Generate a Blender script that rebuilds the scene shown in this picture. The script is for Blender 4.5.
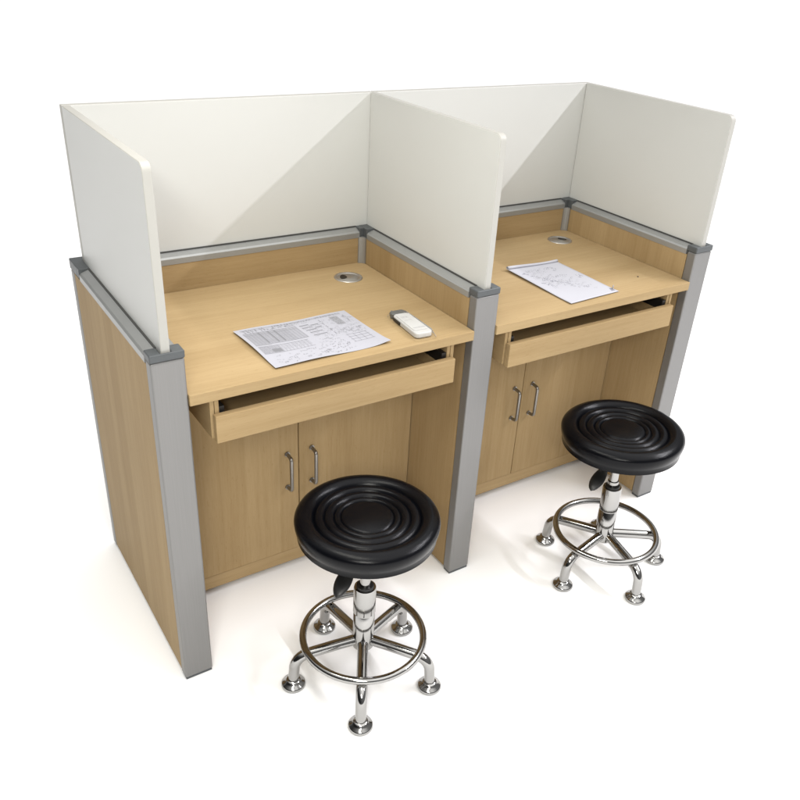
import bpy, bmesh, math, random
from mathutils import Vector, Matrix

for o in list(bpy.data.objects):
    bpy.data.objects.remove(o, do_unlink=True)
scene = bpy.context.scene
COL = scene.collection
random.seed(7)

# ------------------------------------------------------------------ camera
cam_d = bpy.data.cameras.new('camera')
cam = bpy.data.objects.new('camera', cam_d)
COL.objects.link(cam)
YAW, PIT, ROL = 0.60970, -0.52565, 0.06464
fw = Vector((math.sin(YAW) * math.cos(PIT), math.cos(YAW) * math.cos(PIT), math.sin(PIT)))
r0 = fw.cross(Vector((0, 0, 1))).normalized()
u0 = r0.cross(fw)
rr = r0 * math.cos(ROL) + u0 * math.sin(ROL)
uu = -r0 * math.sin(ROL) + u0 * math.cos(ROL)
M = Matrix.Identity(4)
for i in range(3):
    M[i][0], M[i][1], M[i][2] = rr[i], uu[i], -fw[i]
M.translation = Vector((-0.3713, -1.3808, 1.5344))
cam.matrix_world = M
cam_d.sensor_width = 36
cam_d.lens = 819.35 / 800 * 36
cam_d.shift_x = -(409.76 - 400) / 800
cam_d.shift_y = (417.82 - 400) / 800
cam_d.clip_start = 0.02
cam_d.clip_end = 1000
scene.camera = cam

# ------------------------------------------------------------------ world, light, exposure
scene.view_settings.view_transform = 'Standard'
scene.view_settings.look = 'None'
scene.view_settings.exposure = 0.12
scene.view_settings.gamma = 1
scene.cycles.use_denoising = True
scene.cycles.max_bounces = 10
scene.cycles.diffuse_bounces = 6

world = bpy.data.worlds.new('World')
scene.world = world
world.use_nodes = True
wn = world.node_tree
wn.nodes.clear()


def N(nt, kind, **kw):
    n = nt.nodes.new(kind)
    for k, v in kw.items():
        setattr(n, k, v)
    return n


# a white high-key studio: bright ceiling, dim walls round the horizon, dimmest to the left
w_out = N(wn, 'ShaderNodeOutputWorld')
w_bg = N(wn, 'ShaderNodeBackground')
w_tc = N(wn, 'ShaderNodeTexCoord')
w_sep = N(wn, 'ShaderNodeSeparateXYZ')
w_ramp = N(wn, 'ShaderNodeValToRGB')
cr = w_ramp.color_ramp
cr.elements[0].position = 0.0
cr.elements[0].color = (0.10, 0.10, 0.10, 1)
cr.elements[1].position = 0.82
cr.elements[1].color = (1.0, 0.99, 0.975, 1)
e = cr.elements.new(0.50)
e.color = (0.15, 0.15, 0.15, 1)
w_side = N(wn, 'ShaderNodeMapRange')
w_side.inputs['From Min'].default_value = -0.9
w_side.inputs['From Max'].default_value = 0.0
w_side.inputs['To Min'].default_value = 0.10
w_side.inputs['To Max'].default_value = 1.0
w_mul = N(wn, 'ShaderNodeMath', operation='MULTIPLY')
w_mul.inputs[1].default_value = 2.02          # sky-dome radiance
L = wn.links.new
L(w_tc.outputs['Generated'], w_sep.inputs[0])
L(w_sep.outputs['Z'], w_ramp.inputs[0])
L(w_sep.outputs['X'], w_side.inputs['Value'])
L(w_side.outputs[0], w_mul.inputs[0])
L(w_ramp.outputs[0], w_bg.inputs['Color'])
L(w_mul.outputs[0], w_bg.inputs['Strength'])
L(w_bg.outputs[0], w_out.inputs[0])


def area(name, loc, target, sx, sy, power, col):
    d = bpy.data.lights.new(name, 'AREA')
    d.shape = 'RECTANGLE'
    d.size, d.size_y = sx, sy
    d.energy = power
    d.color = col
    o = bpy.data.objects.new(name, d)
    COL.objects.link(o)
    o.location = loc
    # long axis of the light runs along world Y
    z = (Vector(loc) - Vector(target)).normalized()
    y = Vector((0, 1, 0))
    x = y.cross(z).normalized()
    z = x.cross(y)
    R = Matrix.Identity(4)
    for i in range(3):
        R[i][0], R[i][1], R[i][2] = x[i], y[i], z[i]
    R.translation = Vector(loc)
    o.matrix_world = R
    return o


# a row of ceiling tubes to the right of the desk (casts the slanting shadows of the screens) and two added fill lights
area('ceiling_tube_key', (3.62, -1.75, 3.32), (0.7, -1.75, 0.8), 0.07, 2.9, 124, (0.955, 0.945, 1.0))
area('added_bay_fill', (-0.02, -0.25, 1.98), (0.80, -0.25, 0.95), 0.16, 1.1, 10, (1.0, 0.98, 0.89))  # added fill to brighten the bays' left-facing inner sides, not a real fixture
area('added_front_fill', (-1.00, -2.4, 2.20), (0.7, -0.9, 0.5), 0.25, 1.5, 56, (1.0, 0.985, 0.92))  # added frontal fill for drawers, doors and near floor, no real lamp

# ------------------------------------------------------------------ materials


def new_mat(name):
    m = bpy.data.materials.new(name)
    m.use_nodes = True
    nt = m.node_tree
    return m, nt, nt.nodes['Principled BSDF']


def simple(name, col, rough=0.5, metal=0.0, spec=0.5, noise=0.0, nscale=40, bump=0.0, bscale=300, stretch=None):
    m, nt, b = new_mat(name)
    b.inputs['Base Color'].default_value = (*col, 1)
    b.inputs['Roughness'].default_value = rough
    b.inputs['Metallic'].default_value = metal
    b.inputs['Specular IOR Level'].default_value = spec
    tc = N(nt, 'ShaderNodeTexCoord')
    if noise:
        nz = N(nt, 'ShaderNodeTexNoise')
        nz.inputs['Scale'].default_value = nscale
        nz.inputs['Detail'].default_value = 5
        if stretch:
            mp = N(nt, 'ShaderNodeMapping')
            mp.inputs['Scale'].default_value = stretch
            nt.links.new(tc.outputs['Object'], mp.inputs['Vector'])
            nt.links.new(mp.outputs[0], nz.inputs['Vector'])
        else:
            nt.links.new(tc.outputs['Object'], nz.inputs['Vector'])
        mx = N(nt, 'ShaderNodeMix', data_type='RGBA')
        mx.inputs['A'].default_value = (*[c * (1 - noise) for c in col], 1)
        mx.inputs['B'].default_value = (*[min(1, c * (1 + noise)) for c in col], 1)
        nt.links.new(nz.outputs['Fac'], mx.inputs['Factor'])
        nt.links.new(mx.outputs['Result'], b.inputs['Base Color'])
        mr = N(nt, 'ShaderNodeMapRange')
        mr.inputs['To Min'].default_value = max(0.02, rough * 0.8)
        mr.inputs['To Max'].default_value = min(1, rough * 1.25)
        nt.links.new(nz.outputs['Fac'], mr.inputs['Value'])
        nt.links.new(mr.outputs[0], b.inputs['Roughness'])
    if bump:
        n2 = N(nt, 'ShaderNodeTexNoise')
        n2.inputs['Scale'].default_value = bscale
        n2.inputs['Detail'].default_value = 3
        nt.links.new(tc.outputs['Object'], n2.inputs['Vector'])
        bp = N(nt, 'ShaderNodeBump')
        bp.inputs['Strength'].default_value = bump
        bp.inputs['Distance'].default_value = 0.001
        nt.links.new(n2.outputs['Fac'], bp.inputs['Height'])
        nt.links.new(bp.outputs[0], b.inputs['Normal'])
    return m


def wood(name, axis, base=(0.388, 0.282, 0.152), dark=(0.300, 0.205, 0.099), stave=0.0):
    """Beech laminate: long soft bands, fine streaks and short flecks running along one axis."""
    m, nt, b = new_mat(name)
    tc = N(nt, 'ShaderNodeTexCoord')
    oi = N(nt, 'ShaderNodeObjectInfo')
    off = N(nt, 'ShaderNodeVectorMath', operation='SCALE')
    off.inputs[0].default_value = (13.1, 7.7, 9.3)
    nt.links.new(oi.outputs['Random'], off.inputs['Scale'])
    add = N(nt, 'ShaderNodeVectorMath', operation='ADD')
    nt.links.new(tc.outputs['Object'], add.inputs[0])
    nt.links.new(off.outputs[0], add.inputs[1])

    def layer(along, across, detail, rough=0.6, dist=0.0):
        mp = N(nt, 'ShaderNodeMapping')
        s = [across] * 3
        s['xyz'.index(axis)] = along
        mp.inputs['Scale'].default_value = s
        nt.links.new(add.outputs[0], mp.inputs['Vector'])
        nz = N(nt, 'ShaderNodeTexNoise')
        nz.inputs['Scale'].default_value = 1
        nz.inputs['Detail'].default_value = detail
        nz.inputs['Roughness'].default_value = rough
        nz.inputs['Distortion'].default_value = dist
        nt.links.new(mp.outputs[0], nz.inputs['Vector'])
        return nz.outputs['Fac']

    def mapr(v, a, c, lo, hi):
        r = N(nt, 'ShaderNodeMapRange')
        r.inputs['From Min'].default_value = a
        r.inputs['From Max'].default_value = c
        r.inputs['To Min'].default_value = lo
        r.inputs['To Max'].default_value = hi
        nt.links.new(v, r.inputs['Value'])
        return r.outputs[0]

    def math_(op, a, c):
        n = N(nt, 'ShaderNodeMath', operation=op)
        nt.links.new(a, n.inputs[0])
        if isinstance(c, float):
            n.inputs[1].default_value = c
        else:
            nt.links.new(c, n.inputs[1])
        return n.outputs[0]

    broad = mapr(layer(1.1, 13, 3, 0.5, 0.4), 0.34, 0.66, 0, 0.36)
    streak = mapr(layer(5, 120, 5, 0.65), 0.35, 0.68, 0, 0.30)
    fine = mapr(layer(26, 620, 3, 0.6), 0.42, 0.72, 0, 0.20)
    fleck = mapr(layer(60, 420, 1, 0.5), 0.66, 0.74, 0, 0.28)
    tot = math_('ADD', math_('ADD', broad, streak), math_('ADD', fine, fleck))
    if stave:
        # joined staves: stepped tone across the grain
        mp = N(nt, 'ShaderNodeMapping')
        s = [0.0] * 3
        s['xyz'.index('x' if axis != 'x' else 'y')] = 11.0
        if axis == 'z':
            s = [11.0, 11.0, 0.0]
        mp.inputs['Scale'].default_value = s
        nt.links.new(add.outputs[0], mp.inputs['Vector'])
        vo = N(nt, 'ShaderNodeTexVoronoi')
        vo.inputs['Scale'].default_value = 1
        nt.links.new(mp.outputs[0], vo.inputs['Vector'])
        sp = N(nt, 'ShaderNodeSeparateColor')
        nt.links.new(vo.outputs['Color'], sp.inputs[0])
        tot = math_('ADD', tot, mapr(sp.outputs[0], 0, 1, 0, stave))
    tot = math_('ADD', tot, mapr(oi.outputs['Random'], 0, 1, -0.12, 0.14))
    mx = N(nt, 'ShaderNodeMix', data_type='RGBA')
    mx.clamp_factor = True
    mx.inputs['A'].default_value = (*[c * 1.06 for c in base], 1)
    mx.inputs['B'].default_value = (*dark, 1)
    nt.links.new(tot, mx.inputs['Factor'])
    nt.links.new(mx.outputs['Result'], b.inputs['Base Color'])
    b.inputs['Roughness'].default_value = 0.48
    b.inputs['Specular IOR Level'].default_value = 0.04
    bp = N(nt, 'ShaderNodeBump')
    bp.inputs['Strength'].default_value = 0.12
    bp.inputs['Distance'].default_value = 0.0006
    nt.links.new(streak, bp.inputs['Height'])
    nt.links.new(bp.outputs[0], b.inputs['Normal'])
    return m


WOOD_X = wood('beech_laminate_across', 'x')
WOOD_Y = wood('beech_laminate_deep', 'y')
WOOD_Z = wood('beech_laminate_upright', 'z', stave=0.35)
SCREEN = simple('white_laminate', (0.552, 0.556, 0.536), 0.38, noise=0.03, nscale=3.5, bump=0.05, bscale=700)
ALU = simple('anodised_aluminium', (0.222, 0.218, 0.213), 0.42, metal=0.5, noise=0.11, nscale=40, bump=0.05, bscale=900, stretch=(12, 12, 0.12))
ALU_RAIL = simple('satin_aluminium_rail', (0.33, 0.335, 0.33), 0.38, metal=0.5, noise=0.03, nscale=30)
CAP = simple('grey_plastic', (0.072, 0.079, 0.083), 0.40, noise=0.12, nscale=60, bump=0.1)
GASKET = simple('dark_gasket', (0.05, 0.05, 0.048), 0.6)
CHROME = simple('chrome', (0.36, 0.355, 0.345), 0.10, metal=1.0, noise=0.05, nscale=25)
STEEL = simple('brushed_steel', (0.42, 0.40, 0.37), 0.30, metal=0.7, noise=0.08, nscale=80)
EDGE = simple('cream_edge_band', (0.40, 0.392, 0.362), 0.45, noise=0.02, nscale=30)
HANDLE = simple('satin_nickel', (0.27, 0.255, 0.235), 0.30, metal=0.9, noise=0.08, nscale=80)
LEATHER = simple('black_leatherette', (0.0026, 0.0028, 0.0040), 0.21, spec=0.15, noise=0.2, nscale=20, bump=0.18, bscale=900)
BLACK = simple('black_plastic', (0.012, 0.012, 0.012), 0.4, noise=0.1, nscale=40)
PAPER = simple('white_paper', (0.385, 0.385, 0.425), 0.75, spec=0.2, noise=0.012, nscale=30)
PAPER_BRIGHT = simple('bright_paper', (0.46, 0.46, 0.50), 0.75, spec=0.2, noise=0.012, nscale=30)
INK = simple('grey_print', (0.20, 0.20, 0.215), 0.8, spec=0.1)
INK_PALE = simple('pale_print', (0.29, 0.29, 0.31), 0.8, spec=0.1)
INK_PEN = simple('pen_ink', (0.10, 0.10, 0.13), 0.8, spec=0.1)
INK_TINT = simple('print_tint', (0.315, 0.315, 0.345), 0.8, spec=0.1)
DEV_WHITE = simple('white_plastic', (0.50, 0.495, 0.485), 0.3, noise=0.02, nscale=50)
DEV_GREY = simple('smoke_grey_plastic', (0.10, 0.10, 0.095), 0.35, noise=0.1, nscale=90)
FLOOR = simple('white_paper_sweep', (0.97, 0.97, 0.97), 1.0, spec=0.0, noise=0.006, nscale=3)

m, nt, b = new_mat('clear_film')
nt.nodes.remove(b)
tr = N(nt, 'ShaderNodeBsdfTransparent')
tr.inputs['Color'].default_value = (0.995, 0.995, 0.99, 1)
rim_white = N(nt, 'ShaderNodeBsdfDiffuse')  # white diffuse at grazing angles stands in for the film's bright rim reflection
rim_white.inputs['Color'].default_value = (0.75, 0.75, 0.74, 1)
fr = N(nt, 'ShaderNodeLayerWeight')
fr.inputs['Blend'].default_value = 0.045
mxs = N(nt, 'ShaderNodeMixShader')
nzb = N(nt, 'ShaderNodeTexNoise')
nzb.inputs['Scale'].default_value = 90
bpb = N(nt, 'ShaderNodeBump')
bpb.inputs['Strength'].default_value = 0.7
bpb.inputs['Distance'].default_value = 0.003
nt.links.new(nzb.outputs['Fac'], bpb.inputs['Height'])
nt.links.new(bpb.outputs[0], rim_white.inputs['Normal'])
nt.links.new(fr.outputs['Fresnel'], mxs.inputs[0])
nt.links.new(tr.outputs[0], mxs.inputs[1])
nt.links.new(rim_white.outputs[0], mxs.inputs[2])
nt.links.new(mxs.outputs[0], nt.nodes['Material Output'].inputs[0])
FILM = m

# ------------------------------------------------------------------ helpers


def empty(name, loc, label, cat, group=None):
    o = bpy.data.objects.new(name, None)
    COL.objects.link(o)
    o.location = loc
    o.empty_display_size = 0.1
    o['label'] = label
    o['category'] = cat
    if group:
        o['group'] = group
    return o


def world_loc(o):
    v = Vector((0, 0, 0))
    while o:
        v = v + Vector(o.location)
        o = o.parent
    return v


def link(name, bm, mats, parent=None, bevel=0.0, segs=2, smooth=False, place=None):
    """Link a bmesh as one object. Meshes are written in world coordinates; the object's origin sits at the centre of
    its bounds (or at place) so that every child keeps plain local coordinates."""
    bmesh.ops.recalc_face_normals(bm, faces=bm.faces)
    vs = [v.co for v in bm.verts]
    if place is None:
        c = Vector([(min(v[i] for v in vs) + max(v[i] for v in vs)) / 2 for i in range(3)])
    else:
        c = Vector(place)
    for v in bm.verts:
        v.co -= c
    me = bpy.data.meshes.new(name)
    for f in bm.faces:
        f.smooth = smooth or bevel > 0
    bm.to_mesh(me)
    bm.free()
    for mt in (mats if isinstance(mats, (list, tuple)) else [mats]):
        me.materials.append(mt)
    o = bpy.data.objects.new(name, me)
    COL.objects.link(o)
    if parent:
        o.parent = parent
        o.location = c - world_loc(parent)
    else:
        o.location = c
    if bevel:
        md = o.modifiers.new('bevel', 'BEVEL')
        md.width = bevel
        md.segments = segs
        md.limit_method = 'ANGLE'
        md.angle_limit = math.radians(40)
        md.harden_normals = True
    elif smooth:
        try:
            me.set_sharp_from_angle(angle=math.radians(50))
        except Exception:
            pass
    return o


def box(bm, x0, x1, y0, y1, z0, z1, mi=0):
    vs = [bm.verts.new((x, y, z)) for x in (x0, x1) for y in (y0, y1) for z in (z0, z1)]
    for f in ((0, 1, 3, 2), (4, 6, 7, 5), (0, 4, 5, 1), (2, 3, 7, 6), (0, 2, 6, 4), (1, 5, 7, 3)):
        fc = bm.faces.new([vs[i] for i in f])
        fc.material_index = mi


def prism(bm, pts, axis, a, c, mi=0, side=None):
    """Extrude a closed outline (list of 2-D points) along an axis from a to c."""
    def P(p, t):
        if axis == 'x':
            return (t, p[0], p[1])
        if axis == 'y':
            return (p[0], t, p[1])
        return (p[0], p[1], t)
    A = [bm.verts.new(P(p, a)) for p in pts]
    B = [bm.verts.new(P(p, c)) for p in pts]
    n = len(pts)
    bm.faces.new(A).material_index = mi
    bm.faces.new(B[::-1]).material_index = mi
    for i in range(n):
        bm.faces.new((A[i], A[(i + 1) % n], B[(i + 1) % n], B[i])).material_index = mi if side is None else side


def tube(bm, path, rad, n=16, closed=False, mi=0):
    path = [Vector(p) for p in path]
    k = len(path)
    rads = rad if isinstance(rad, (list, tuple)) else [rad] * k
    rings = []
    ref = None
    for i, p in enumerate(path):
        if closed:
            t = path[(i + 1) % k] - path[i - 1]
        else:
            t = path[min(i + 1, k - 1)] - path[max(i - 1, 0)]
        t.normalize()
        if ref is None:
            ref = Vector((0, 0, 1)) if abs(t.z) < 0.9 else Vector((1, 0, 0))
        a = (ref - t * ref.dot(t)).normalized()
        ref = a
        c = t.cross(a)
        rings.append([bm.verts.new(p + (a * math.cos(2 * math.pi * j / n) + c * math.sin(2 * math.pi * j / n)) * rads[i])
                      for j in range(n)])
    for i in range(k if closed else k - 1):
        A, B = rings[i], rings[(i + 1) % k]
        for j in range(n):
            bm.faces.new((A[j], A[(j + 1) % n], B[(j + 1) % n], B[j])).material_index = mi
    if not closed:
        bm.faces.new(rings[0][::-1]).material_index = mi
        bm.faces.new(rings[-1]).material_index = mi


def lathe(bm, prof, cx=0, cy=0, n=48, mi=0):
    """Spin a list of (r, z) about a vertical axis; r = 0 closes the end."""
    rings = []
    for r, z in prof:
        if r < 1e-6:
            rings.append([bm.verts.new((cx, cy, z))])
        else:
            rings.append([bm.verts.new((cx + r * math.cos(2 * math.pi * j / n), cy + r * math.sin(2 * math.pi * j / n), z))
                          for j in range(n)])
    for A, B in zip(rings, rings[1:]):
        for j in range(n):
            a, b_ = A[j % len(A)], A[(j + 1) % len(A)]
            c, d = B[(j + 1) % len(B)], B[j % len(B)]
            vs = []
            for v in (a, b_, c, d):
                if v not in vs:
                    vs.append(v)
            if len(vs) > 2:
                bm.faces.new(vs).material_index = mi


# ------------------------------------------------------------------ setting
bm = bmesh.new()
vs = [bm.verts.new(p) for p in ((-250, -250, 0), (250, -250, 0), (250, 250, 0), (-250, 250, 0))]
bm.faces.new(vs)
floor = link('floor', bm, FLOOR, place=(0, 0, 0))
floor['kind'] = 'structure'
floor['label'] = 'plain white floor under the desk and stools'

# ------------------------------------------------------------------ the desk
W, P, D, H, S = 0.7616, 0.0668, 0.5885, 0.8466, 1.194
TOP, TT = 0.750, 0.024
YB = D - P                       # inner face of the back panel
YC = 0.2344                      # face of the cupboard doors
TS = 0.018                       # screen thickness
desk = empty('study_desk', (W + P / 2, D / 2, 0),
             'double study desk of pale beech board with white privacy screens and grey aluminium posts', 'desk')


def rail_profile(c):
    """Cross-section of the top rail, centred on c: slot lips, sloped shoulders, straight sides."""
    h = P / 2
    return [(c - h, H - 0.026), (c - h, H - 0.012), (c - h + 0.004, H - 0.008), (c - 0.0125, H - 0.002), (c + 0.0125, H - 0.002),
            (c + h - 0.004, H - 0.008), (c + h, H - 0.012), (c + h, H - 0.026)]


def upright(name, x0):
    """A full-height panel running front to back with its aluminium posts, cap and top rail."""
    x1 = x0 + P
    bm = bmesh.new()
    box(bm, x0 + 0.001, x1 - 0.001, 0.0305, D - 0.0305, 0.012, H - 0.0265)
    pan = link(name, bm, WOOD_Z, desk)
    bm = bmesh.new()
    box(bm, x0, x1, 0, 0.030, 0.006, H - 0.0152)
    link('front_post', bm, ALU, pan, 0.0045, 3)
    bm = bmesh.new()
    box(bm, x0 + 0.002, x1 - 0.002, 0.002, 0.028, 0, 0.0058)
    link('foot_pad', bm, CAP, pan, 0.0008)
    bm = bmesh.new()
    # cap with a slot for the screen
    q = TS / 2 + 0.0012
    c = (x0 + x1) / 2
    prism(bm, [(x0 - 0.0008, -0.001), (x1 + 0.0008, -0.001), (x1 + 0.0008, 0.034), (c + q, 0.034), (c + q, 0.005), (c - q, 0.005),
               (c - q, 0.034), (x0 - 0.0008, 0.034)], 'z', H - 0.0150, H + 0.0015)
    link('post_cap', bm, CAP, pan, 0.003, 3)
    bm = bmesh.new()
    box(bm, x0, x1, D - 0.030, D, 0.006, H - 0.023)
    link('rear_post', bm, ALU, pan, 0.0045, 3)
    bm = bmesh.new()
    prism(bm, rail_profile(c), 'y', 0.0342, YB - 0.0185)
    box(bm, c - q - 0.0025, c + q + 0.0025, 0.0343, YB - 0.0186, H - 0.0015, H + 0.0012, 1)
    link('top_rail', bm, [ALU_RAIL, GASKET], pan)
    bm = bmesh.new()
    left = x0 - (0.001 if x0 < 0.01 else 0.012)
    right = x1 + (0.001 if x0 > 1.4 else 0.012)
    box(bm, x0 - 0.0006, x1 + 0.0006, YB - 0.018, D + 0.0008, H - 0.0225, H + 0.0012)
    box(bm, left, right, YB - 0.0009, D - 0.001, H - 0.0222, H + 0.0007)
    link('corner_connector', bm, CAP, pan, 0.0015)
    return pan


panels = [upright('end_panel', 0.0), upright('divider_panel', W), upright('end_panel', 2 * W)]
panels[0]['label'] = 'beech end panel seen from outside'
panels[2]['label'] = 'beech end panel beyond the far cupboard'


def side_screen(x0):
    c = x0 + P / 2
    bm = bmesh.new()
    y0, y1, r = 0.0065, D - P / 2 - TS / 2 - 0.0006, 0.016
    pts = [(y1, H - 0.012), (y0, H - 0.012)]
    for k in range(7):
        a = math.pi - k * math.pi / 12
        pts.append((y0 + r + r * math.cos(a), S - r + r * math.sin(a)))
    pts.append((y1, S))
    prism(bm, pts, 'x', c - TS / 2, c + TS / 2, 0, 1)
    return link('privacy_screen', bm, [SCREEN, EDGE], desk, 0.0022, 3)


for x0 in (0, W, 2 * W):
    side_screen(x0)
for x0 in (0, W):
    a = x0 + P / 2 - (TS / 2 if x0 == 0 else -0.0007)
    c = x0 + W + P / 2 + (TS / 2 if x0 > 0 else -0.0007)
    bm = bmesh.new()
    prism(bm, [(a, H - 0.012), (c, H - 0.012), (c, S), (a, S)], 'y', D - P / 2 - TS / 2, D - P / 2 + TS / 2, 0, 1)
    link('privacy_screen', bm, [SCREEN, EDGE], desk, 0.0022, 3)

HAND_Z = ((0.284, 0.386), (0.290, 0.392))
for s in range(2):
    x0 = s * W + P               # inner faces of this bay
    x1 = (s + 1) * W
    mid = (0.4150, 1.1665)[s]
    # back panel, its rail and the trims in its corners
    bm = bmesh.new()
    box(bm, x0 + 0.0005, x1 - 0.0005, YB + 0.001, D - 0.003, 0.012, H - 0.0265)
    bp_ = link('back_panel', bm, WOOD_X, desk)
    bm = bmesh.new()
    cy = D - P / 2
    q = TS / 2 + 0.0012
    prism(bm, rail_profile(cy), 'x', x0 + 0.0122, x1 - 0.0122)
    box(bm, x0 + 0.0123, x1 - 0.0123, cy - q - 0.0025, cy + q + 0.0025, H - 0.0015, H + 0.0012, 1)
    link('top_rail', bm, [ALU_RAIL, GASKET], bp_)
    for sx, xx in ((1, x0), (-1, x1)):
        bm = bmesh.new()
        pts = [(xx + sx * 0.0002, YB + 0.0008), (xx + sx * 0.0002, YB - 0.016), (xx + sx * 0.0045, YB - 0.0165),
               (xx + sx * 0.0075, YB - 0.0105), (xx + sx * 0.0105, YB - 0.0075), (xx + sx * 0.0165, YB - 0.0045),
               (xx + sx * 0.016, YB + 0.0008)]
        prism(bm, pts, 'z', TOP + 0.0004, H - 0.0228)
        link('corner_trim', bm, ALU_RAIL, bp_)
    # worktop
    bm = bmesh.new()
    box(bm, x0 + 0.0006, x1 - 0.0006, -0.0035, YB + 0.0006, TOP - TT, TOP)
    top = link('worktop', bm, WOOD_X, desk, 0.0016, 2)
    gx, gy = (0.664, 1.4305)[s], (0.4300, 0.4395)[s]
    bm = bmesh.new()
    lathe(bm, [(0, TOP + 0.0008), (0.0280, TOP + 0.0008), (0.0288, TOP + 0.0002), (0.0296, TOP + 0.0012), (0.0350, TOP + 0.0026),
               (0.0378, TOP + 0.0016), (0.0385, TOP + 0.0001)], gx, gy, 40)
    # cable opening in the lid
    ang0 = math.radians((150, 20)[s])
    hole = []
    for k in range(28):
        a = 2 * math.pi * k / 28
        u, v = 0.0150 * math.cos(a) * (1 - 0.25 * math.sin(a)), 0.0095 * math.sin(a)
        px = gx + 0.013 * math.cos(ang0) + u * math.cos(ang0 + 1.57) - v * math.sin(ang0 + 1.57)
        py = gy + 0.013 * math.sin(ang0) + u * math.sin(ang0 + 1.57) + v * math.cos(ang0 + 1.57)
        hole.append((px, py))
    prism(bm, hole, 'z', TOP + 0.0009, TOP + 0.0014, 1)
    link('cable_grommet', bm, [STEEL, BLACK], top, smooth=True)
    # drawer housing: two cheeks hanging under the worktop
    for xa, xb in ((x0 + 0.0455, x0 + 0.0640), (x1 - 0.0640, x1 - 0.0455)):
        bm = bmesh.new()
        box(bm, xa, xa + 0.0090, 0.0140, YC - 0.0004, 0.6305, TOP - TT - 0.0003)
        box(bm, xa + 0.0096, xb, 0.0125, YC - 0.0004, 0.6320, TOP - TT - 0.0003)
        link('drawer_cheek', bm, WOOD_Y, desk, 0.0008)
    # drawer: tray, front board, runners
    dx0, dx1 = x0 + 0.0665, x1 - 0.0665
    bm = bmesh.new()
    box(bm, dx0, dx1, 0.0150, YC - 0.002, 0.6360, 0.6450)
    box(bm, dx0 + 0.001, dx0 + 0.012, 0.0150, YC - 0.002, 0.6451, 0.6720)
    box(bm, dx1 - 0.012, dx1 - 0.001, 0.0150, YC - 0.002, 0.6451, 0.6720)
    box(bm, dx0 + 0.0121, dx1 - 0.0121, YC - 0.013, YC - 0.0025, 0.6451, 0.7180)
    dr = link('drawer', bm, WOOD_X, desk, 0.0006)
    bm = bmesh.new()
    box(bm, x0 + 0.0500, x1 - 0.0500, -0.0037, 0.0122, 0.6260, 0.6891)
    link('drawer_front', bm, WOOD_X, dr, 0.0016, 2)
    for xa, xb in ((x0 + 0.0642, x0 + 0.0768), (x1 - 0.0768, x1 - 0.0642)):
        bm = bmesh.new()
        box(bm, xa, xb, 0.0160, YC - 0.003, 0.6725, 0.7000)
        link('drawer_runner', bm, BLACK, dr, 0.0008)
    # cupboard
    for k, (xa, xb) in enumerate(((x0 + 0.0015, mid - 0.0012), (mid + 0.0012, x1 - 0.0015))):
        bm = bmesh.new()
        box(bm, xa, xb, YC, YC + 0.018, 0.0725, TOP - TT - 0.002)
        door = link('cabinet_door', bm, WOOD_Z, desk, 0.0010)
        hx = mid + (-0.033, 0.037)[k]
        z0, z1 = HAND_Z[s]
        bm = bmesh.new()
        pa = [(hx, YC - 0.0002, z0), (hx, YC - 0.012, z0 + 0.001)]
        for j in range(5):
            a = j / 4 * math.pi / 2
            pa.append((hx, YC - 0.0190 - 0.007 * math.sin(a), z0 + 0.002 + 0.010 * (1 - math.cos(a))))
        pb = [(p_[0], p_[1], z0 + z1 - p_[2]) for p_ in pa]
        tube(bm, pa + pb[::-1], 0.0048, 12)
        for zz in (z0, z1):
            tube(bm, [(hx, YC - 0.0003, zz), (hx, YC - 0.0035, zz)], 0.0072, 14)
        link('handle', bm, HANDLE, door, smooth=True)
    bm = bmesh.new()
    box(bm, x0 + 0.0012, x1 - 0.0012, YC + 0.003, YC + 0.020, 0.0300, 0.0700)
    link('plinth', bm, WOOD_X, desk, 0.0010)
    # dark carcass behind the doors
    bm = bmesh.new()
    box(bm, x0 + 0.002, x1 - 0.002, YC + 0.0212, YB - 0.002, 0.0305, 0.0480)
    link('cabinet_floor', bm, WOOD_X, desk)

# ------------------------------------------------------------------ stools
stool = empty('swivel_stool', (0.3765, -0.1765, 0), 'black padded stool on chrome legs before the nearer desk bay, lever to its left',
              'stool', 'black swivel stools at the desk')
stool.rotation_euler.z = math.radians(22.6)
SR = 0.158
bm = bmesh.new()
prof = [(0, 0.4560)]


def bump_ring(ra, rb, zb, h, k=7):
    """A rounded padded ring between two stitched grooves."""
    for j in range(1, k):
        t = j / k
        prof.append((ra + (rb - ra) * t, zb + h * math.sin(math.pi * t) ** 0.55))


for t in (0.15, 0.3, 0.45, 0.6, 0.75, 0.87, 0.95):
    prof.append((0.0575 * t, 0.4560 - 0.0048 * t ** 2.2))
prof.append((0.0575, 0.4475))
bump_ring(0.0575, 0.0725, 0.4478, 0.0052)
prof.append((0.0725, 0.4480))
bump_ring(0.0725, 0.0935, 0.4482, 0.0068)
prof.append((0.0935, 0.4490))
bump_ring(0.0935, 0.1150, 0.4492, 0.0075)
prof.append((0.1150, 0.4510))
for j in range(1, 16):
    a = math.pi * (1 - j / 15 * 1.25)
    prof.append((0.1365 + 0.0215 * math.cos(a) if a > math.pi / 2 else 0.1330 + 0.0250 * math.cos(a),
                 0.4440 + 0.0185 * math.sin(a) if a > 0 else 0.4440 + 0.030 * math.sin(a)))
prof += [(0.1520, 0.4120), (0.1450, 0.4080), (0.08, 0.4075), (0, 0.4075)]
prof = [(r_, z_ + 0.011 if z_ > 0.43 else z_ + 0.007) for r_, z_ in prof]
lathe(bm, prof, n=96)
seat_o = link('seat', bm, LEATHER, stool, smooth=True, place=(0, 0, 0))
seat_o.location = (0, 0, 0)


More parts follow.
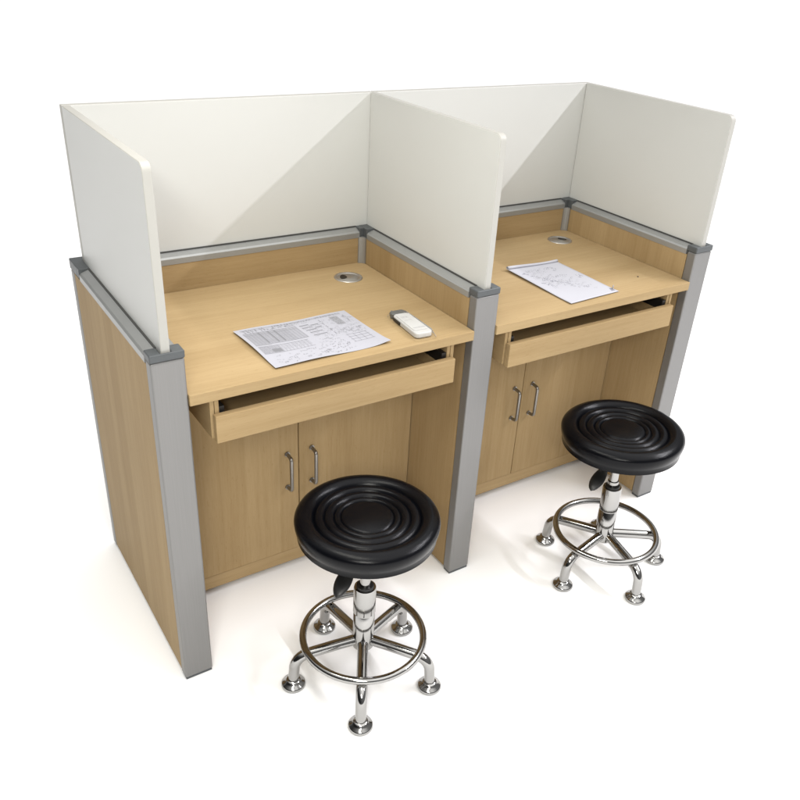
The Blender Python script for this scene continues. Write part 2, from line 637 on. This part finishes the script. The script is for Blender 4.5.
def spart(name, bm, mat, parent=stool, smooth=True, bevel=0.0):
    o = link(name, bm, mat, None, bevel=bevel, smooth=smooth, place=(0, 0, 0))
    o.parent = parent
    o.location = (0, 0, 0)
    return o


bm = bmesh.new()
lathe(bm, [(0, 0.4150), (0.088, 0.4150), (0.088, 0.4105), (0.060, 0.4030), (0.034, 0.3900), (0.024, 0.3780), (0, 0.3780)], n=40)
spart('seat_plate', bm, STEEL)
bm = bmesh.new()
lathe(bm, [(0, 0.3785), (0.0120, 0.3785), (0.0120, 0.3080), (0.0150, 0.3075), (0.0150, 0.2990), (0.0120, 0.2985), (0.0120, 0.2600), (0, 0.26)], n=28)
spart('gas_lift', bm, CHROME)
bm = bmesh.new()
lathe(bm, [(0, 0.0820), (0.0200, 0.0820), (0.0250, 0.0850), (0.0250, 0.1860), (0.0238, 0.1872), (0.0238, 0.1900), (0.0258, 0.1912),
           (0.0258, 0.2610), (0.0248, 0.2640), (0.0205, 0.2642), (0.0205, 0.2600), (0, 0.2600)], n=40)
col = spart('column', bm, CHROME)
bm = bmesh.new()
lathe(bm, [(0.0124, 0.2605), (0.0203, 0.2605), (0.0203, 0.2660), (0.0190, 0.2695), (0.0124, 0.2700)], n=32)
spart('collar', bm, BLACK, col)
bm = bmesh.new()
tube(bm, [(0.142 * math.cos(2 * math.pi * k / 72), 0.142 * math.sin(2 * math.pi * k / 72), 0.1150) for k in range(72)], 0.0088, 16, closed=True)
spart('foot_ring', bm, CHROME)
for k in range(5):
    a = math.radians(72 * k)
    ca, sa = math.cos(a), math.sin(a)
    path = [(0.020, 0.104), (0.06, 0.1005), (0.10, 0.0965), (0.128, 0.0935)]
    for j in range(1, 8):
        t = j / 7 * math.radians(84)
        path.append((0.128 + 0.038 * math.sin(t), 0.0935 - 0.038 * (1 - math.cos(t))))
    path += [(0.1675, 0.040), (0.1690, 0.016)]
    bm = bmesh.new()
    tube(bm, [(r * ca, r * sa, z) for r, z in path], 0.0128, 18)
    leg = spart('leg', bm, CHROME)
    bm = bmesh.new()
    lathe(bm, [(0, 0.0005), (0.0270, 0.0005), (0.0285, 0.0030), (0.0285, 0.0075), (0.0265, 0.0105), (0.0205, 0.0135), (0.0175, 0.0185),
               (0.0145, 0.0215), (0, 0.0215)], 0.1692 * ca, 0.1692 * sa, 28)
    spart('foot', bm, CHROME, leg)
# lever under the seat: rod and flat black paddle
LA = math.radians(214 - 22.6)
lv = Vector((math.cos(LA), math.sin(LA), 0))
bm = bmesh.new()
tube(bm, [lv * 0.010 + Vector((0, 0, 0.392)), lv * 0.06 + Vector((0, 0, 0.388)), lv * 0.092 + Vector((0, 0, 0.378))], 0.0042, 10)
lever = spart('lever', bm, STEEL)
bm = bmesh.new()
side = Vector((-lv.y, lv.x, 0))
ax = (lv * 0.050 + Vector((0, 0, -0.026))).normalized()
nm = ax.cross(side)
c0 = lv * 0.080 + Vector((0, 0, 0.383))
nseg, nr = 12, 16
rings = []
for i in range(nseg + 1):
    t = i / nseg
    wv = 0.0175 * (math.sin(math.pi * min(1, 0.18 + t * 0.82) ** 1.25) ** 0.6 if t < 1 else 0.0) + 0.0008
    hv = 0.0065 * math.sqrt(max(0.02, 1 - (2 * t - 1) ** 4))
    rings.append([bm.verts.new(c0 + ax * (0.074 * t) + side * (wv * math.cos(2 * math.pi * j / nr)) + nm * (hv * math.sin(2 * math.pi * j / nr)))
                  for j in range(nr)])
for A, B in zip(rings, rings[1:]):
    for j in range(nr):
        bm.faces.new((A[j], A[(j + 1) % nr], B[(j + 1) % nr], B[j]))
bm.faces.new(rings[0][::-1])
bm.faces.new(rings[-1])
spart('grip', bm, BLACK, lever)


def copy_tree(o, parent=None):
    c = o.copy()
    COL.objects.link(c)
    if parent:
        c.parent = parent
    for ch in list(o.children):
        copy_tree(ch, c)
    return c


st2 = copy_tree(stool)
st2.location = (1.1810, -0.1690, 0)
st2.rotation_euler.z = math.radians(45.0)
lean = Matrix.Rotation(math.radians(-1.5), 4, st2.rotation_euler.to_matrix().inverted() @ Vector((0.788, 0.616, 0)))
for ch in st2.children:
    kind = ch.name.split('.')[0]
    if kind in ('seat', 'seat_plate', 'gas_lift', 'column', 'lever'):
        ch.matrix_basis = lean @ ch.matrix_basis
    if kind in ('seat', 'seat_plate', 'gas_lift', 'lever'):
        ch.matrix_basis = Matrix.Translation((0, 0, -0.023)) @ ch.matrix_basis
    if kind == 'seat':
        ch.matrix_basis = ch.matrix_basis @ Matrix.Diagonal((1.025, 1.025, 1.02, 1))
    if kind == 'lever':
        ch.matrix_basis = ch.matrix_basis @ Matrix.Rotation(math.radians(-38), 4, 'Z')
st2['label'] = 'black padded stool on chrome legs standing before the farther desk bay'
stool['label'] = 'black padded stool on chrome legs before the nearer bay, beside the middle post'

# ------------------------------------------------------------------ papers


def sheet_mesh(fn, nx, ny, thick=0.0003):
    bm = bmesh.new()
    up = [[bm.verts.new(fn(i / nx, j / ny)) for i in range(nx + 1)] for j in range(ny + 1)]
    lo = [[bm.verts.new(Vector(fn(i / nx, j / ny)) - Vector((0, 0, thick))) for i in range(nx + 1)] for j in range(ny + 1)]
    for j in range(ny):
        for i in range(nx):
            bm.faces.new((up[j][i], up[j][i + 1], up[j + 1][i + 1], up[j + 1][i]))
            bm.faces.new((lo[j][i], lo[j + 1][i], lo[j + 1][i + 1], lo[j][i + 1]))
    for i in range(nx):
        bm.faces.new((up[0][i], lo[0][i], lo[0][i + 1], up[0][i + 1]))
        bm.faces.new((up[ny][i], up[ny][i + 1], lo[ny][i + 1], lo[ny][i]))
    for j in range(ny):
        bm.faces.new((up[j][0], up[j + 1][0], lo[j + 1][0], lo[j][0]))
        bm.faces.new((up[j][nx], lo[j][nx], lo[j + 1][nx], up[j + 1][nx]))
    return bm


# printed form: corners measured on the worktop (u runs right, v runs from the back edge to the front)
FA, FB, FC, FD = Vector((0.2550, 0.2325)), Vector((0.5420, 0.2345)), Vector((0.5480, 0.0290)), Vector((0.2625, 0.0240))


def form_pt(u, v, dz=0.0):
    p = (FA * (1 - u) + FB * u) * (1 - v) + (FD * (1 - u) + FC * u) * v
    h = 0.0006 + 0.0055 * (1 - u) ** 3 * (0.4 + 0.6 * math.sin(math.pi * min(1, v * 1.05))) + 0.0028 * math.exp(-((v - 1) / 0.10) ** 2) * (0.5 + 0.5 * math.sin(u * 7))
    h += 0.0030 * math.exp(-((u - 1) / 0.08) ** 2) * v + 0.0010 * math.sin(u * 9 + v * 4) + 0.0011
    return Vector((p.x, p.y, TOP + h + dz))


form = link('printed_form', sheet_mesh(form_pt, 40, 30), PAPER, smooth=True)
form['label'] = 'landscape printed form with dense grey tables lying flat on the nearer worktop'
form['category'] = 'paper'
form['group'] = 'papers on the worktops'


def mark(bm, fn, u0, v0, u1, v1, mi=0, lift=0.00035):
    """A printed patch that follows the curl of the sheet."""
    n = max(1, int(abs(u1 - u0) * 26))
    k = max(1, int(abs(v1 - v0) * 20))
    g = [[bm.verts.new(fn(u0 + (u1 - u0) * i / n, v0 + (v1 - v0) * j / k, lift)) for i in range(n + 1)] for j in range(k + 1)]
    for j in range(k):
        for i in range(n):
            bm.faces.new((g[j][i], g[j][i + 1], g[j + 1][i + 1], g[j + 1][i])).material_index = mi


rnd = random.Random(3)


def text_run(bm, fn, u, v, length, size, along_v=False, mi=0, gap=0.35):
    """A run of glyph-sized strokes; each glyph is two or three short bars."""
    t = 0.0
    while t < length:
        w = size * rnd.uniform(0.5, 1.0)
        if rnd.random() > 0.12:
            for _ in range(3):
                a = rnd.uniform(0, 0.7) * w
                c = rnd.uniform(0, 0.75) * size
                if rnd.random() < 0.5:
                    du, dv = w * rnd.uniform(0.35, 0.8), size * 0.16
                else:
                    du, dv = size * 0.14, size * rnd.uniform(0.4, 0.9)
                if along_v:
                    mark(bm, fn, u + c * 0.72, v + t + a, u + c * 0.72 + dv * 0.72, v + t + a + du, mi)
                else:
                    mark(bm, fn, u + t + a, v + c * 1.4, u + t + a + du, v + c * 1.4 + dv * 1.4, mi)
        t += w + size * gap


bm = bmesh.new()
for (u0_, v0_, u1_, v1_) in ((0.03, 0.145, 0.485, 0.475), (0.03, 0.515, 0.20, 0.695), (0.04, 0.035, 0.93, 0.075)):
    mark(bm, form_pt, u0_, v0_, u1_, v1_, 2, 0.0002)
# header along the back edge
text_run(bm, form_pt, 0.05, 0.038, 0.44, 0.034, mi=0, gap=0.15)
text_run(bm, form_pt, 0.05, 0.085, 0.44, 0.030, mi=0, gap=0.2)
text_run(bm, form_pt, 0.50, 0.036, 0.42, 0.026, mi=0, gap=0.15)
text_run(bm, form_pt, 0.06, 0.095, 0.55, 0.014, mi=1)
# first table: dense columns of print running from back to front
for k in range(17):
    u = 0.035 + k * 0.0275
    mark(bm, form_pt, u, 0.150, u + 0.0022, 0.470, 0)
    if k in (4, 7, 9):
        mark(bm, form_pt, u + 0.004, 0.16, u + 0.018, 0.45, 0, 0.0003)
    elif k < 13:
        text_run(bm, form_pt, u + 0.006, 0.165, 0.28, 0.018, True, 1, 0.12)
        text_run(bm, form_pt, u + 0.016, 0.165, 0.28, 0.014, True, 1, 0.12)
for v in (0.150, 0.205, 0.470):
    mark(bm, form_pt, 0.035, v, 0.480, v + 0.004, 0)
mark(bm, form_pt, 0.03, 0.475, 0.16, 0.49, 1)
# second table below it
for k in range(14):
    u = 0.035 + k * 0.030
    mark(bm, form_pt, u, 0.520, u + 0.0022, 0.690, 0)
    if k < 4:
        text_run(bm, form_pt, u + 0.005, 0.53, 0.14, 0.022, True, 0, 0.1)
    else:
        text_run(bm, form_pt, u + 0.008, 0.53, 0.12, 0.014, True, 1, 0.2)
for v in (0.520, 0.690):
    mark(bm, form_pt, 0.035, v, 0.455, v + 0.004, 0)
mark(bm, form_pt, 0.115, 0.60, 0.19, 0.675, 0, 0.0003)
# right half: small tables, a dark block, a grid
for (u, v, l) in ((0.51, 0.17, 0.08), (0.51, 0.24, 0.09), (0.52, 0.31, 0.09), (0.53, 0.38, 0.11), (0.53, 0.46, 0.12), (0.60, 0.20, 0.07), (0.61, 0.28, 0.06)):
    mark(bm, form_pt, u, v, u + l, v + 0.014, 0)
    text_run(bm, form_pt, u, v + 0.025, l, 0.014, mi=1)
mark(bm, form_pt, 0.805, 0.105, 0.880, 0.33, 1, 0.00025)
text_run(bm, form_pt, 0.812, 0.12, 0.20, 0.022, True, 0, 0.05)
text_run(bm, form_pt, 0.832, 0.12, 0.20, 0.022, True, 0, 0.05)
text_run(bm, form_pt, 0.852, 0.14, 0.17, 0.022, True, 0, 0.05)
text_run(bm, form_pt, 0.93, 0.08, 0.22, 0.018, True, 0, 0.1)
for k in range(5):
    mark(bm, form_pt, 0.70 + 0.002, 0.12 + 0.09 * k, 0.702 + 0.004, 0.18 + 0.09 * k, 0)
for k in range(110):
    u, v = rnd.uniform(0.66, 0.96), rnd.uniform(0.12, 0.56)
    text_run(bm, form_pt, u, v, rnd.uniform(0.01, 0.04), 0.012, rnd.random() < 0.5, 1)
for k in range(14):
    u, v = rnd.uniform(0.76, 0.95), rnd.uniform(0.42, 0.56)
    text_run(bm, form_pt, u, v, 0.03, 0.016, mi=0)
for k in range(4):
    mark(bm, form_pt, 0.77 + 0.055 * k, 0.60, 0.772 + 0.055 * k, 0.80, 0)
    mark(bm, form_pt, 0.76, 0.605 + 0.062 * k, 0.95, 0.609 + 0.062 * k, 0)
# scattered notes in the front half
for k in range(80):
    u, v = rnd.uniform(0.04, 0.72), rnd.uniform(0.73, 0.95)
    text_run(bm, form_pt, u, v, rnd.uniform(0.012, 0.03), 0.016, mi=rnd.choice((0, 1, 1)))
for k in range(26):
    u, v = rnd.uniform(0.48, 0.75), rnd.uniform(0.52, 0.74)
    text_run(bm, form_pt, u, v, rnd.uniform(0.012, 0.03), 0.015, mi=rnd.choice((0, 1, 1)))
link('printed_text', bm, [INK, INK_PALE, INK_TINT], form)

# handwritten sheet with a rolled back edge
GA, GB, GC, GD = Vector((1.0925, 0.2860)), Vector((1.2810, 0.2870)), Vector((1.2745, 0.0310)), Vector((1.0890, 0.0190))
ROLL = 0.0052


def note_pt(u, v, dz=0.0):
    """v below 0 runs on into the roll at the back edge."""
    vv = max(0.0, v)
    p = (GA * (1 - u) + GB * u) * (1 - vv) + (GD * (1 - u) + GC * u) * vv
    h = 0.0014 + 0.0046 * (1 - u) ** 2 * (0.25 + 0.75 * (1 - vv)) + 0.0012 * math.exp(-((vv - 1) / 0.1) ** 2) + 0.0003 * math.sin(6 * u + 5 * vv)
    y = p.y
    z = TOP + h
    if v < 0:
        a = -v * 2 * math.pi * 1.18
        rr_ = ROLL * (1 - 0.16 * (-v))
        y += rr_ * math.sin(a)
        z += 0.72 * rr_ * (1 - math.cos(a)) * (1 + 0.18 * math.sin(5 * u + 1))
        z += dz * math.cos(a)
        return Vector((p.x, y, z))
    return Vector((p.x, y, z + dz))


bm = bmesh.new()
NX, NV = 24, 64
rows = [-1 + k / 34 for k in range(34)] + [k / 30 for k in range(31)]
up = [[bm.verts.new(note_pt(i / NX, v)) for i in range(NX + 1)] for v in rows]
for j in range(len(rows) - 1):
    for i in range(NX):
        bm.faces.new((up[j][i], up[j][i + 1], up[j + 1][i + 1], up[j + 1][i]))
# torn corner flap standing up at the front right
f0 = note_pt(0.965, 0.93)
f1 = note_pt(0.995, 0.90)
a_, b_, c_ = bm.verts.new(f0 + Vector((0, 0, 0.0004))), bm.verts.new(f1 + Vector((0, 0, 0.0004))), bm.verts.new(f1 + Vector((0.004, 0.002, 0.0090)))
d_ = bm.verts.new(f0 + Vector((0.004, 0.002, 0.0110)))
bm.faces.new((a_, b_, c_, d_))
notes = link('note_sheet', bm, PAPER_BRIGHT, smooth=True)
md = notes.modifiers.new('thickness', 'SOLIDIFY')
md.thickness = 0.0003
md.offset = -1
notes['label'] = 'white sheet of handwritten notes with rolled back edge on the farther worktop'
notes['category'] = 'paper'
notes['group'] = 'papers on the worktops'

bm = bmesh.new()
for k, (u0, v0, l) in enumerate(((0.22, 0.10, 0.50), (0.25, 0.17, 0.42), (0.14, 0.30, 0.10), (0.20, 0.36, 0.12), (0.30, 0.33, 0.50),
                                 (0.22, 0.45, 0.45), (0.34, 0.50, 0.34), (0.20, 0.56, 0.08))):
    for rep in range(2):
        text_run(bm, note_pt, u0, v0 + rep * 0.03, l * rnd.uniform(0.7, 1), 0.020, mi=rnd.choice((0, 1)), gap=1.3)
for a in range(7):
    for c_k in range(5):
        text_run(bm, note_pt, 0.20 + 0.085 * a + 0.01 * c_k, 0.13 + 0.052 * a + 0.085 * c_k, 0.055, 0.020, mi=1 if (a + c_k) % 3 else 0, gap=0.5)
for k in range(26):
    t = k / 26
    text_run(bm, note_pt, 0.12 + 0.42 * t + rnd.uniform(-0.03, 0.03), 0.16 + 0.50 * t + rnd.uniform(-0.03, 0.03), 0.03, 0.022, mi=rnd.choice((0, 0, 1)))
for (u, v) in ((0.42, 0.12), (0.62, 0.10), (0.68, 0.12), (0.72, 0.16), (0.66, 0.19), (0.86, 0.42), (0.89, 0.45), (0.84, 0.47), (0.08, 0.16),
               (0.12, 0.45), (0.17, 0.49), (0.21, 0.53), (0.6, 0.62), (0.55, 0.68), (0.64, 0.7)):
    text_run(bm, note_pt, u, v, 0.05, 0.026, mi=0, gap=0.2)
# little triangle symbol near the flap
for t in range(7):
    mark(bm, note_pt, 0.90 + 0.007 * t, 0.955 - 0.010 * t, 0.985, 0.960 - 0.010 * t, 0)
link('handwriting', bm, [INK_PEN, INK_PALE], notes)

# ------------------------------------------------------------------ handheld device in a clear sleeve
dev = empty('handheld_device', (0.6365, 0.0880, TOP), 'white handheld device with dark grey end in a clear plastic sleeve, beside the printed form', 'device')
dev.rotation_euler.z = math.radians(-4)


def pill(w0, w1, y0, y1, r, n=8):
    """Rounded outline, width w0 at y0 and w1 at y1."""
    pts = []
    for (cx_, cy_, a0) in ((w1 / 2 - r, y1 - r, 0), (-w1 / 2 + r, y1 - r, 90), (-w0 / 2 + r, y0 + r, 180), (w0 / 2 - r, y0 + r, 270)):
        for k in range(n + 1):
            a = math.radians(a0 + 90 * k / n)
            pts.append((cx_ + r * math.cos(a), cy_ + r * math.sin(a)))
    return pts


def dpart(name, bm, mats, parent=dev, bevel=0.0, smooth=False):
    o = link(name, bm, mats, None, bevel=bevel, segs=3, smooth=smooth, place=(0, 0, 0))
    o.parent = parent
    o.location = (0, 0, 0)
    return o


bm = bmesh.new()
prism(bm, pill(0.046, 0.043, -0.072, 0.048, 0.011), 'z', 0.0012, 0.0150)
body = dpart('body', bm, DEV_WHITE, bevel=0.0035)
bm = bmesh.new()
prism(bm, pill(0.038, 0.036, -0.056, 0.040, 0.006), 'z', 0.0151, 0.0163)
dpart('faceplate', bm, DEV_WHITE, body, bevel=0.0005)
bm = bmesh.new()
prism(bm, pill(0.043, 0.039, 0.0485, 0.070, 0.008), 'z', 0.0015, 0.0145)
dpart('end_cap', bm, DEV_GREY, bevel=0.003)
bm = bmesh.new()
box(bm, -0.0238, -0.0222, 0.005, 0.040, 0.0045, 0.0110)
dpart('side_slot', bm, BLACK, body)
bm = bmesh.new()
dfn = lambda u, v, dz=0: Vector((-0.017 + 0.034 * u, 0.030 - 0.085 * v, 0.0164 + dz))
for v0 in (0.06, 0.12, 0.30):
    text_run(bm, dfn, 0.12, v0, 0.5, 0.035, mi=0, gap=0.5)
mark(bm, dfn, 0.05, 0.86, 0.95, 0.872, 0)
dpart('printed_text', bm, [INK_PALE], body)
# crinkled sleeve
bm = bmesh.new()
ol = pill(0.060, 0.050, -0.084, 0.0755, 0.014, 10)
nO = len(ol)
rz = random.Random(11)
layers = [(1.0, 0.0012), (1.0, 0.0020), (0.88, 0.0075), (0.72, 0.0175)]
rings = []
for s_, z in layers:
    ring = []
    for k, (x, y) in enumerate(ol):
        j = 0.0011 * math.sin(k * 2.3 + z * 900) + rz.uniform(-0.0004, 0.0004)
        ss = s_ if s_ == 1.0 else s_ + j * 8
        ring.append(bm.verts.new((x * ss, y * (ss * 0.35 + 0.65), z + j * 0.5)))
    rings.append(ring)
for A, B in zip(rings, rings[1:]):
    for k in range(nO):
        bm.faces.new((A[k], A[(k + 1) % nO], B[(k + 1) % nO], B[k]))
bm.faces.new(rings[-1])
bm.faces.new(rings[0][::-1])
dpart('clear_sleeve', bm, FILM, smooth=True)

# a stray speck of dark plastic on the farther worktop
bm = bmesh.new()
lathe(bm, [(0, TOP + 0.0022), (0.0016, TOP + 0.0020), (0.0024, TOP + 0.0012), (0.0025, TOP + 0.0004), (0, TOP + 0.0004)], 1.4130, 0.0925, 12)
sp = link('plastic_plug', bm, BLACK, smooth=True)
sp['label'] = 'tiny dark plug lying near the right end of the farther worktop'
sp['category'] = 'plug'
